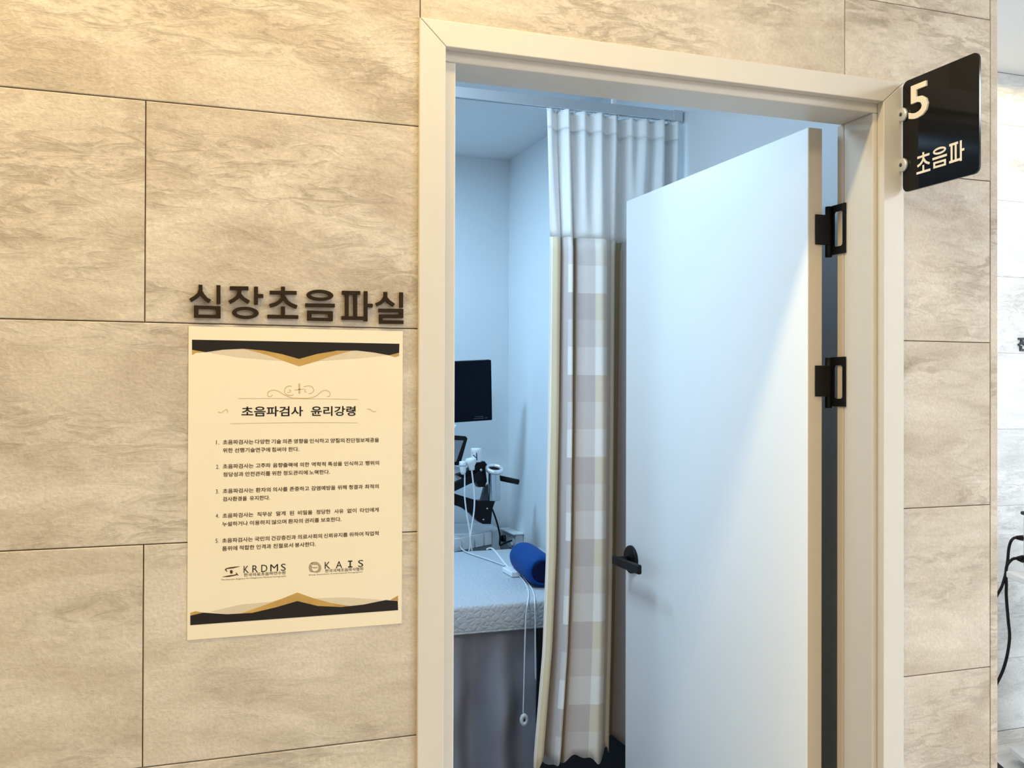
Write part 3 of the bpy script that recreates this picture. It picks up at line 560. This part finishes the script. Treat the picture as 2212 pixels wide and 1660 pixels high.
for i, (poly, nm) in enumerate(((DATA['eye'], 'eye_logo'), (DATA['disc'], 'disc_logo'))):
    mb = MB()
    for q in poly: flat(mb, q, -.00140)
    lg = mb.build(nm, M['inkbrown'] if i == 0 else M['inktaupe'], po)
    big, mid, low = DATA['marks'][1 + 3 * i: 4 + 3 * i]
    mb = MB(); (x0, x1, zc) = big[1]
    cells = ((0, .12), (.205, .13), (.415, .145), (.63, .185), (.885, .115)) if i == 0 else ((0, .14), (.285, .165), (.60, .115), (.865, .135))
    for chx, (c0_, cw_) in zip(big[0], cells):
        if chx == 'I':
            for u0, u1, w0, w1 in ((.0, 1., .0, .17), (.0, 1., .83, 1.), (.36, .64, .17, .83)):
                mb.bm.faces.new([mb.bm.verts.new(FT(x0 + (c0_ + cw_ * u) * (x1 - x0), zc + (w - .5) * .0118)) for u, w in ((u0, w0), (u1, w0), (u1, w1), (u0, w1))])
            continue
        put_text(mb, chx, x0 + c0_ * (x1 - x0), x0 + (c0_ + cw_) * (x1 - x0), zc, .0118, FT, .0)
    mb.build('initials', M['inkblack'], lg)
    mb = MB(); put_text(mb, mid[0], *mid[1], .0056, FT, .01); put_text(mb, low[0], *low[1], .0028, FT, .0)
    mb.build('small_print', M['inkbrown'], lg)
# ------------------------------------------------------------------ blade sign
SX, SYA, SYB, SZA, SZB = 1.455, -.2155, -.0118, 1.9665, 2.1990
sg = thing('blade_sign', (SX, -.01, 2.08), 'black projecting room sign numbered 5 beside the door head', 'sign')
rr = .014; pts = []
for cy, cz, a0 in ((SYB - rr, SZB - rr, 0), (SYA + rr, SZB - rr, 90), (SYA + rr, SZA + rr, 180), (SYB - rr, SZA + rr, 270)):
    for k in range(7):
        a = math.radians(a0 + 15 * k); pts.append((cy + rr * math.cos(a), cz + rr * math.sin(a)))
MB().prism(pts, lambda a, b: (SX, a, b), lambda a, b: (SX + .005, a, b), .0006).build('panel', M['blackgloss'], sg)
V, F = text_geo('5', .012)
mb = MB(); t = bmesh.new()
ax, bx = min(v[0] for v in V), max(v[0] for v in V); az, bz = min(v[1] for v in V), max(v[1] for v in V)
vs = [t.verts.new((SX - .004, -.0330 - (v[0] - ax) / (bx - ax) * .0540, 2.1120 + (v[1] - az) / (bz - az) * .0700)) for v in V]
for q in F: t.faces.new([vs[i] for i in q])
bmesh.ops.recalc_face_normals(t, faces=t.faces[:])
r_ = bmesh.ops.extrude_face_region(t, geom=t.faces[:])
for v in r_['geom']:
    if isinstance(v, bmesh.types.BMVert): v.co.x = SX + .0002
bmesh.ops.recalc_face_normals(t, faces=t.faces[:])
mb.add(t); mb.build('numeral', M['offwhite'], sg)
mb = MB()
for i, k in enumerate(('cho', 'eum', 'pa')):
    al = [p for _, q in DATA['letters'][k] for p in q]
    x0, x1, z0, z1 = min(p[0] for p in al), max(p[0] for p in al), min(p[1] for p in al), max(p[1] for p in al)
    y0 = -.0520 - i * .0445
    tr = lambda p: (y0 - (p[0] - x0) / (x1 - x0) * .0385, 1.9985 + (p[1] - z0) / (z1 - z0) * .0400)
    for ii, (kk, q) in enumerate(DATA['letters'][k]):
        q = [tr(p) for p in q]
        if kk == 's': ribbon(mb, q, .0048, lambda a, b: (SX - .0006 + ii * .00005, a, b), lambda a, b: (SX + .0002, a, b))
        elif kk == 'r': ring_rect(mb, (q[1][0], q[0][1]), (q[0][0], q[1][1]), .0048, .0042, lambda a, b: (SX - .0006, a, b), lambda a, b: (SX + .0002, a, b))
        else: ring_oval(mb, q[0], q[1], .0048, .0042, lambda a, b: (SX - .0006, a, b), lambda a, b: (SX + .0002, a, b))
mb.build('lettering', M['offwhite'], sg)
for z in (2.1300, 2.0240):
    c = MB().lathe([(.0, 0), (.0135, 0), (.0145, .001), (.0145, .006), (.0125, .0075), (0, .0075)], 26, mtx=Matrix.Translation((SX, -.0235 + .0090, z)) @ Matrix.Rotation(-math.pi / 2, 4, 'Y')).build('clamp', M['alu'], sg)
    MB().lathe([(0, 0), (.0042, 0), (.0042, .0006), (0, .0006)], 14, mtx=Matrix.Translation((SX - .0074, -.0145, z)) @ Matrix.Rotation(-math.pi / 2, 4, 'Y')).build('screw', M['charcoal'], c)
# ------------------------------------------------------------------ curtain rail and curtain
CY = 1.17
rl = thing('curtain_rail', (.6, CY, 2.455), 'aluminium curtain rail hung from the examination room ceiling', 'curtain rail')
MB().prism([(-.013, -.0155), (-.004, -.0155), (-.004, -.010), (.004, -.010), (.004, -.0155), (.013, -.0155), (.013, .0155), (-.013, .0155)],
           lambda a, b: (-1.19, CY + a, 2.4505 + b), lambda a, b: (1.560, CY + a, 2.4505 + b)).build('track', M['alu'], rl)
MB().box(1.558, 1.592, CY - .016, CY + .016, 2.433, 2.469, .002).build('end_cap', M['greyplastic'], rl)
for x in (-.6, 1.3493):
    MB().box(x - .007, x + .007, CY - .006, CY + .006, 2.465, RZ - .001).build('hanger', M['white'], rl)

PXC = DATA['cur']
dep = [0, 0, .010, -.006, -.030, .018, .034, .016, -.034, .004, .016, .022, .030, .006, -.006, -.008, -.050, -.070, -.05, .02, -.03, .03, -.03, .02, 0]
PXC = [min(x, 1.545 + (x - 1.545) * .45) if x > 1.545 else x for x in PXC]
def interp(tab, v):
    for (a, fa), (b, fb) in zip(tab, tab[1:]):
        if (v - a) * (v - b) <= 0: return fa + (fb - fa) * (v - a) / (b - a)
    return tab[0][1] if v > tab[0][0] else tab[-1][1]
NS = 8
def cs(vals, n=NS):
    out = []
    for i in range(len(vals) - 1):
        a, b, c, d = vals[max(i - 1, 0)], vals[i], vals[i + 1], vals[min(i + 2, len(vals) - 1)]
        for k in range(n):
            t = k / n; out.append(.5 * (2 * b + (c - a) * t + (2 * a - 5 * b + 4 * c - d) * t * t + (3 * b - a - 3 * c + d) * t ** 3))
    out.append(vals[-1]); return out
prX, prD = cs(PXC), cs(dep)
XL, XR = PXC[0], PXC[-1]
def cur_pt(i, z):
    x, d = prX[i], prD[i]
    s = (x - XL) / (XR - XL)
    w = interp(DATA['curL'], z)
    zz = (2.42 - z) / 2.0
    amp = .70 + .75 * zz
    xx = x + w * (1 - s) ** 2.2
    if z > 2.0:
        k = min(1, (z - 2.0) / .35)
        d = d * (1 - .55 * k) + k * .020 * math.sin(s * 2 * math.pi * 8.2 + .6)
        amp = .7
    yy = CY - .006 - d * amp
    if zz > .6: yy -= (zz - .6) * .10 * max(0, 1 - abs(s - .0) / .10)   # the free edge kicks forward at the hem
    return xx, yy
def cloth(name, zs, m, parent, hem=None):
    bm = bmesh.new(); uvl = bm.loops.layers.uv.new('uv')
    n = len(prX); grid = []
    tot = [0.0]
    for i in range(1, n): tot.append(tot[-1] + math.hypot(prX[i] - prX[i - 1], prD[i] - prD[i - 1]))
    for z in zs:
        row = []
        for i in range(n):
            zz = z
            if hem is not None and z == zs[-1]: zz = z + hem(i)
            x, y = cur_pt(i, z); row.append((bm.verts.new((x, y, zz)), ((prX[i] - XL) / (XR - XL), zz) if m is not M['net'] else (tot[i], zz)))
        grid.append(row)
    for a, b in zip(grid, grid[1:]):
        for i in range(n - 1):
            q = (a[i], b[i], b[i + 1], a[i + 1])
            f = bm.faces.new([p[0] for p in q]); f.smooth = True
            for l, p in zip(f.loops, q): l[uvl].uv = p[1]
    bmesh.ops.recalc_face_normals(bm, faces=bm.faces[:])
    bmesh.ops.solidify(bm, geom=bm.faces[:], thickness=.0012)
    mb = MB(); mb.bm.free(); mb.bm = bm
    return mb.build(name, m, parent)
cu = thing('privacy_curtain', (1.3, CY, .40), 'bunched privacy curtain with white net top and beige check cloth', 'curtain')
fine = lambda a, b, n: [a + (b - a) * k / n for k in range(n + 1)]
cloth('cloth', fine(2.030, .395, 44), M['cloth'], cu, lambda i: -.012 * math.sin(i * .21) + .006 * math.sin(i * .5))['label'] = 'beige and lavender check cloth'
cloth('net_panel', fine(2.370, 2.030, 14), M['net'], cu)['label'] = 'white net panel'
cloth('heading_tape', fine(2.429, 2.368, 5), M['heading'], cu)['label'] = 'white pleated heading'
for k in range(11):
    i = int((len(prX) - 1) * (k + .25) / 11); x, y = cur_pt(i, 2.42)
    MB().tube([(x, CY - .002, 2.440), (x, CY - .002, 2.434), (x, y, 2.423)], .0022, 8).build('curtain_hook', M['white'], cu)
# ------------------------------------------------------------------ examination bed
BZ, BF, BB = .850, 1.352, 2.385
bd = thing('examination_bed', (.5, 1.85, 0), 'examination bed with quilted pale mattress cover and slate grey skirt', 'bed')
MB().box(-.40, 1.575, BF, BB, .757, BZ, .014, 3).build('mattress', M['quilt'], bd, smooth=True)
MB().box(-.36, 1.55, BF + .13, BB - .05, .02, .756).build('underbed_fill', M['charcoal'], bd)  # dark box added to fill the shaded void under the mattress
bm = bmesh.new(); rows = []
nx = 320
for r in range(25):
    z = .757 - r * .7 / 24; row = []
    for i in range(nx + 1):
        x = -.38 + i * (1.168 + .38) / nx
        a = .45 + .75 * min(1, (r / 9))
        y = BF + .040 - a * (.026 * math.sin(x * 50 + 1.1 * math.sin(x * 9)) + .016 * math.sin(x * 23 + r * .09 + 1) + .004 * math.sin(r * .7 + x * 31))
        row.append(bm.verts.new((x, y, z)))
    rows.append(row)
for a, b in zip(rows, rows[1:]):
    for i in range(nx):
        f = bm.faces.new((a[i], b[i], b[i + 1], a[i + 1])); f.smooth = True
bmesh.ops.recalc_face_normals(bm, faces=bm.faces[:])
bmesh.ops.solidify(bm, geom=bm.faces[:], thickness=.002)
mb = MB(); mb.bm.free(); mb.bm = bm; mb.build('skirt', M['skirt'], bd)['label'] = 'gathered slate grey skirt'
MB().tube([(-.39, BF + .004, .762), (1.57, BF + .004, .762)], .004, 8).build('piping', M['quilt'], bd)
# bolster
bn, bf_ = Vector((1.250, 1.530, BZ + .0585)), Vector((1.304, 1.900, BZ + .0585))
bo = thing('bolster', (1.26, 1.7, BZ), 'blue vinyl bolster pillow lying on the examination bed', 'pillow')
d = bf_ - bn; Lb = d.length; q = d.to_track_quat('Z', 'Y').to_matrix().to_4x4()
prof = [(.038, .004), (.0415, .001), (.047, .004), (.0535, .016), (.0570, .045)] + [(.0582, Lb * t) for t in (.3, .5, .68)] + [(.0570, Lb * .82), (.0525, Lb * .91), (.044, Lb * .965), (.026, Lb * .993), (.0, Lb)]
MB().lathe(prof, 40, mtx=Matrix.Translation(bn) @ q).build('cushion', M['blue'], bo)
MB().lathe([(0, .001), (.032, .001), (.0385, .0022), (.0395, .006)], 40, mtx=Matrix.Translation(bn) @ q).build('end_panel', M['navy'], bo)['label'] = 'dark navy end panel'
# ------------------------------------------------------------------ ultrasound machine behind the bed
D = DATA['mach']
um = thing('ultrasound_machine', (1.2, 2.62, 0), 'ultrasound machine with dark monitor and black arms behind the bed', 'ultrasound machine')
(mx0, _, mz1), (mx1, _, mz0) = D['monTL'], D['monBR']
mo = MB()
rot = math.radians(3.2)
ctr = Vector((mx1 - .245, 2.60, (mz0 + mz1) / 2 + .014))
R4 = Matrix.Translation(ctr) @ Matrix.Rotation(math.radians(6), 4, 'X') @ Matrix.Rotation(-rot, 4, 'Y')
def rbox(*a): 
    m_ = MB().box(*a); m_.bm.transform(R4); return m_
mon = rbox(-.24, .24, -.012, .022, -.140, .140, .005).build('monitor', M['navyscreen'], um)
mon['label'] = 'dark flat monitor'
rbox(-.232, .232, -.0135, -.0115, -.112, .128).build('screen', M['navyscreen'], mon)
rbox(.150, .185, -.0140, -.0130, -.122, -.119).bm.free()
sm = MB().box(.155, .195, -.0145, -.0130, -.1205, -.1180).box(.150, .198, -.0145, -.0130, -.1285, -.1260).box(.205, .214, -.0145, -.0130, -.1285, -.1245)
sm.bm.transform(R4); sm.build('screen_mark', M['screenmark'], mon)
MB().prism_y(mp_ := [(1.13, 1.36), (1.205, 1.385), (1.222, 1.393), (1.218, 1.378), (1.200, 1.362), (1.13, 1.33)], 2.52, 2.58, .003).build('monitor_arm', M['white'], um)
MB().tube([(1.16, 2.62, .9), (1.16, 2.62, 1.42)], .03, 18).build('column', M['greyplastic'], um)
tp = MB().prism_y(D['touch'], 2.498, 2.520, .002).build('touch_panel', M['black'], um)
MB().prism_y(D['touchscr'], 2.4968, 2.4985).build('touch_screen', M['darkgrey'], tp)
MB().prism_y(D['console'], 2.530, 2.700, .004).build('console', M['white'], um)['label'] = 'white keyboard console'
MB().prism_y(D['arm'], 2.462, 2.490, .003).build('console_rail', M['black'], um)
br = MB().prism_y(D['bracket'], 2.491, 2.540, .002).build('probe_holder', M['black'], um)
MB().prism_y(D['post'], 2.535, 2.565, .003).build('holder_post', M['charcoal'], um)
lw = MB().prism_y(D['lower'], 2.530, 2.590, .003).build('support_arm', M['black'], um)
for s_ in D['scr'][1:]:
    MB().lathe([(0, 0), (.004, 0), (.004, .002), (0, .002)], 12, mtx=Matrix.Translation((s_[0], 2.530, s_[2])) @ Matrix.Rotation(math.pi / 2, 4, 'X')).build('screw', M['steel'], lw)
s_ = D['scr'][0]
MB().lathe([(0, 0), (.007, 0), (.008, .003), (.005, .006), (0, .006)], 16, mtx=Matrix.Translation((s_[0], 2.491, s_[2])) @ Matrix.Rotation(math.pi / 2, 4, 'X')).build('knob', M['steel'], br)
ct, cb = Vector(D['cupt']), Vector(D['cupb'])
ro, ri = D['cupr'][0] - ct.x, D['cupw'][0] - ct.x
CM = Matrix.Translation(ct) @ Matrix.Rotation(math.radians(22), 4, 'X')
cup = MB().lathe([(ri - .002, -(ct.z - cb.z)), (ri, -(ct.z - cb.z) + .002), (ri, -.012), (ro - .012, -.006)], 32, origin=ct).build('cup', M['steel'], um)
cup['label'] = 'steel probe cup with flared rim'
MB().lathe([(ro - .013, -.010), (ro - .004, -.010), (ro, -.003), (ro, .004), (ro - .004, .010), (ro - .013, .010), (ro - .016, 0.0), (ro - .013, -.010)], 36, mtx=CM).build('rim', M['chrome'], cup)
MB().lathe([(0, -.006), (ro - .012, -.006), (ro - .012, -.0055), (0, -.0055)], 28, mtx=CM).build('cup_shade_disc', M['black'], cup)  # flat black disc standing in for the shade inside the cup
MB().tube([D['bar0'], D['bar1']], .0125, 18).build('grip_bar', M['black'], um)
# drawer unit
(a0x, a0y), (a1x, a1y), (a2x, a2y) = (1.125, 2.425), (1.466, 2.655), (1.500, 2.875)
dzT, dzB = .900, .800
def plan(pts, z0, z1, bev=.003):
    return MB().prism(pts, lambda x, y: (x, y, z0), lambda x, y: (x, y, z1), bev)
dw = plan([(a0x, a0y), (a1x, a1y), (a2x, a2y), (1.14, 2.86)], .795, dzT).build('drawer_unit', M['greyplastic'], um)
ux, uy = (a1x - a0x), (a1y - a0y); ul = math.hypot(ux, uy); ux /= ul; uy /= ul
nxn, nyn = uy, -ux
def fpt(t, off): return (a0x + ux * t + nxn * off, a0y + uy * t + nyn * off)
for t0, t1 in ((.02, .125), (.135, .215), (.228, .283), (.296, .345)):
    q = [fpt(t0, .001), fpt(t1, .001), fpt(t1, .012), fpt(t0, .012)]
    plan(q, .835, .893, .002).build('compartment_front', M['white'], dw)
q = [fpt(.01, .0), fpt(.35, .0), fpt(.35, .008), fpt(.01, .008)]
plan(q, .797, .833, .0).build('gap_shade', M['darkgrey'], dw)  # dark strip standing in for the shaded gap below the fronts
plan([fpt(.352, .0), fpt(.408, .0), fpt(.408, .014), fpt(.352, .014)], .70, .898, .002).build('side_post', M['greyplastic'], dw)
MB().box(1.00, 1.46, 2.70, 2.86, .12, .795, .01).build('cabinet', M['greyplastic'], um)
for x in (1.04, 1.42):
    for y in (2.73, 2.83): MB().lathe([(0, -.015), (.05, -.015), (.06, -.008), (.06, .008), (.05, .015), (0, .015)], 20, origin=(x, y, .06), axis='x').build('caster', M['black'], um)
for k in ('cabA', 'cabB'):
    MB().tube(smooth_path(D[k]), .0034 if k == 'cabA' else .0036, 8).build('probe_cable', M['cord'], um)
MB().tube(smooth_path(D['cabK']), .0042, 8).build('power_cable', M['black'], um)
# probes in the holder
for k, r_, nm in (('p1', .0135, 1), ('p2', .017, 2)):
    t_, b_ = Vector(D[k + 't']), Vector(D[k + 'b'])
    t_.y = b_.y = 2.455
    h = (t_ - b_).length; q = (t_ - b_).to_track_quat('Z', 'Y').to_matrix().to_4x4()
    pr = thing('ultrasound_probe', b_, ('slim white ultrasound probe hanging leftmost in the black holder' if nm == 1 else 'wide-headed white ultrasound probe beside the gel bottle'), 'probe', 'probes in the holder')
    if nm == 1: prof = [(.0, 0), (.009, .002), (.013, .012), (.0145, h * .6), (.0165, h * .85), (.015, h), (0, h + .002)]
    else: prof = [(.0, 0), (.012, .002), (.0135, .012), (.014, h * .32), (.022, h * .58), (.025, h * .85), (.021, h), (0, h + .003)]
    MB().lathe(prof, 24, mtx=Matrix.Translation(b_) @ q).build('body', M['white'], pr)
    MB().lathe([(prof[3][0] * 1.02, h * .62), (prof[4][0] * 1.04, h * .72), (prof[4][0] * 1.04, h * .78), (prof[4][0] * 1.0, h * .8)], 24, mtx=Matrix.Translation(b_) @ q).build('collar', M['greyplastic'], pr)
# gel bottle
bt, bb_ = Vector(D['bott']), Vector(D['botb']); rb = abs(D['botr'][0] - bt.x)
gb = thing('gel_bottle', (bt.x, 2.475, bb_.z), 'white gel bottle with dark blue print standing in the probe holder', 'bottle')
hb = bt.z - bb_.z
MB().lathe([(0, 0), (rb * .9, 0), (rb, .004), (rb, hb * .78), (rb * 1.02, hb * .80), (rb * 1.02, hb * .96), (rb * .93, hb), (0, hb)], 30, origin=(bt.x, 2.475, bb_.z)).build('bottle_body', M['white'], gb)
mb = MB(); mk = D['mark']; yb = 2.475 - rb - .0004
for i in (0, 2, 4):
    ribbon(mb, [(mk[i][0] - .002, mk[i][1]), (mk[i + 1][0] - .002, mk[i + 1][1])], .0045, lambda x, z: (x, 2.475 - math.sqrt(max(1e-6, (rb * 1.03) ** 2 - (x - bt.x) ** 2)), z), lambda x, z: (x, 2.478 - math.sqrt(max(1e-6, rb ** 2 - (x - bt.x) ** 2)), z))
mb.build('print', M['label'], gb)
# ------------------------------------------------------------------ call cord on the bed
cc = thing('call_cord', (1.25, 1.8, BZ), 'white call cord lying over the bed edge with hanging button', 'cord')
MB().tube(smooth_path(D['cord']), .0042, 8).build('lead', M['cord'], cc)
c0, c1_, cm = (Vector(v) for v in D['conn'])
e = (c1_ - c0); ang = math.atan2(e.y, e.x)
tmp = MB().box(-.058, .058, -.020, .020, 0, .020, .004); tmp.bm.transform(Matrix.Translation((cm.x - .016, cm.y - .006, BZ + .001)) @ Matrix.Rotation(ang, 4, 'Z'))
tmp.build('junction_box', M['white'], cc)
h1 = [(a, b, c + .002) for a, b, c in D['cord2']] + [(1.1235, 1.343, BZ + .0)] + [(a, 1.338, c) for a, b, c in D['hang1'][1:]]
h2 = [(a, b, c + .002) for a, b, c in D['cord3']] + [(1.1480, 1.343, BZ + .0)] + [(a, 1.338, c) for a, b, c in D['hang2'][1:]]
MB().tube(smooth_path(h1), .0024, 8).build('hanging_lead', M['cord'], cc)
MB().tube(smooth_path(h2), .0024, 8).build('hanging_lead', M['cord'], cc)
pdx, _, pdz = D['pend']
tmp = MB().lathe([(.004, -.006), (.013, -.006), (.0145, -.003), (.0145, .003), (.013, .006), (.004, .006), (.004, -.006)], 26)
tmp.bm.transform(Matrix.Translation((pdx, 1.330, pdz)) @ Matrix.Scale(1.45, 4, (0, 0, 1)) @ Matrix.Rotation(math.pi / 2, 4, 'X'))
pd = tmp.build('button', M['white'], cc)
MB().lathe([(0, -.004), (.0042, -.004), (.0042, .004), (0, .004)], 14, origin=(pdx, 1.330, pdz), axis='y').build('hole_shade', M['charcoal'], pd)  # dark plug standing in for shade in the button's hole
gc = MB().tube(smooth_path([(a, b, BZ + .005 if b < 2.37 else BZ + .003) for a, b, c in D['grey']]), .0032, 8).build('grey_cable', M['greyplastic'])
tag(gc, 'thin grey cable running from the machine across the mattress', 'cable')
# ------------------------------------------------------------------ wall socket box
so = thing('socket_box', (1.56, 2.77, .80), 'white surface socket box on the wall beyond the bolster', 'socket')
MB().box(1.560, 1.599, 2.676, 2.872, .790, .862, .004).build('box', M['greyplastic'], so)
MB().box(1.545, 1.599, 2.670, 2.878, .862, .870, .002).build('cover', M['white'], so)
for y in (2.72, 2.82): MB().lathe([(0, 0), (.024, 0), (.026, .003), (.018, .003), (.016, .0005), (0, .0005)], 22, mtx=Matrix.Translation((1.560, y, .826)) @ Matrix.Rotation(-math.pi / 2, 4, 'Y')).build('outlet', M['white'], so)
pg = thing('power_plug', (1.54, 2.83, .82), 'black power plug pushed into the white wall socket box', 'plug')
MB().tube([(1.546, 2.82, .826), (1.525, 2.83, .822), (1.49, 2.85, .812)], .015, 16, .009).build('plug_body', M['black'], pg)
MB().tube([(1.558, 2.82, .826), (1.545, 2.82, .826)], .017, 16).build('plug_face', M['charcoal'], pg)
# ------------------------------------------------------------------ side hall: letter, stand, device, cords, mat
mb = MB()
lx, lz, lw_, lh = 3.690, 1.738, .13, .062
V, F = text_geo('진', .03)
put_text(mb, '진', lx, lx + .062, lz + .031, .066, lambda x, z: (x, 1.772, z), .03)
t = mb.bm; r_ = bmesh.ops.extrude_face_region(t, geom=t.faces[:])
for v in r_['geom']:
    if isinstance(v, bmesh.types.BMVert): v.co.y = 1.7802
bmesh.ops.recalc_face_normals(t, faces=t.faces[:])
o = mb.build('raised_letter', M['charcoal'])
tag(o, 'dark raised letter 진 on the pale wall of the side hall', 'letter')
st = thing('medical_stand', (3.50, 1.30, 0), 'white device stand with flat top and base in the side hall', 'stand')
ang = math.atan2(1.394 - 1.5433, 3.3118 - 3.3759)
# local frame: u along the front edge, v to the right
U = Vector((3.3118 - 3.3759, 1.394 - 1.5433, 0)).normalized(); Vv = Vector((-U.y, U.x, 0))
def spl(o2, lu, lv): 
    o2 = Vector((*o2, 0)); return [tuple((o2 + U * a + Vv * b)[:2]) for a, b in ((0, 0), (lu, 0), (lu, lv), (0, lv))]
plan(spl((3.3759, 1.5433), .52, .50), .755, .785, .006).build('top', M['white'], st)
plan(spl((3.3422, 1.4972), .50, .48), .035, .058, .004).build('base', M['white'], st)
plan([tuple((Vector((3.40, 1.46, 0)) + U * a + Vv * b)[:2]) for a, b in ((.05, .1), (.35, .1), (.35, .38), (.05, .38))], .058, .755, .004).build('column', M['greyplastic'], st)
for a, b in ((.06, .06), (.44, .06), (.44, .42), (.06, .42)):
    c_ = Vector((3.3422, 1.4972, 0)) + U * a + Vv * b
    MB().tube([(c_.x, c_.y, 0), (c_.x, c_.y, .036)], .022, 14).build('foot', M['black'], st)
dv = thing('medical_device', (3.6, 1.4, .785), 'white medical device with black lid on the stand', 'device')
p0 = Vector((3.4755, 1.5480, 0))
dpl = lambda lu, lv, o_=0: [tuple((p0 + U * (a) + Vv * b)[:2]) for a, b in ((-o_, -o_), (lu + o_, -o_), (lu + o_, lv + o_), (-o_, lv + o_))]
plan(dpl(.40, .32), .7855, 1.018, .012).build('housing', M['white'], dv)
plan(dpl(.40, .32, .008), 1.018, 1.034, .005).build('lid', M['black'], dv)
def side(t_, z): 
    v = p0 + U * t_ - Vv * .001; return Vector((v.x, v.y, z))
for k, lab in (('hc1', 'black cord plugged into the device higher up'), ('hc2', 'black cord plugged into the device just above the stand top')):
    P_ = DATA[k]
    c = thing('device_cord', P_[0], lab, 'cord', 'cords of the device in the side hall')
    MB().tube(smooth_path(P_[1:]), .0062 if k == 'hc1' else .0066, 10).build('lead', M['black'], c)
    MB().tube([P_[1], tuple(.5 * (a + b) for a, b in zip(P_[0], P_[1])), P_[0]], .008, 14, .017 if k == 'hc2' else .013).build('plug', M['black'], c)
mt_ = plan([tuple((Vector((3.262, 1.490, 0)) + U * a + Vv * b)[:2]) for a, b in ((0, 0), (.5, 0), (.5, -.35), (0, -.35))], .0, .012, .003).build('floor_mat', M['black'])
tag(mt_, 'black mat on the side hall floor at the tiled corner', 'mat')
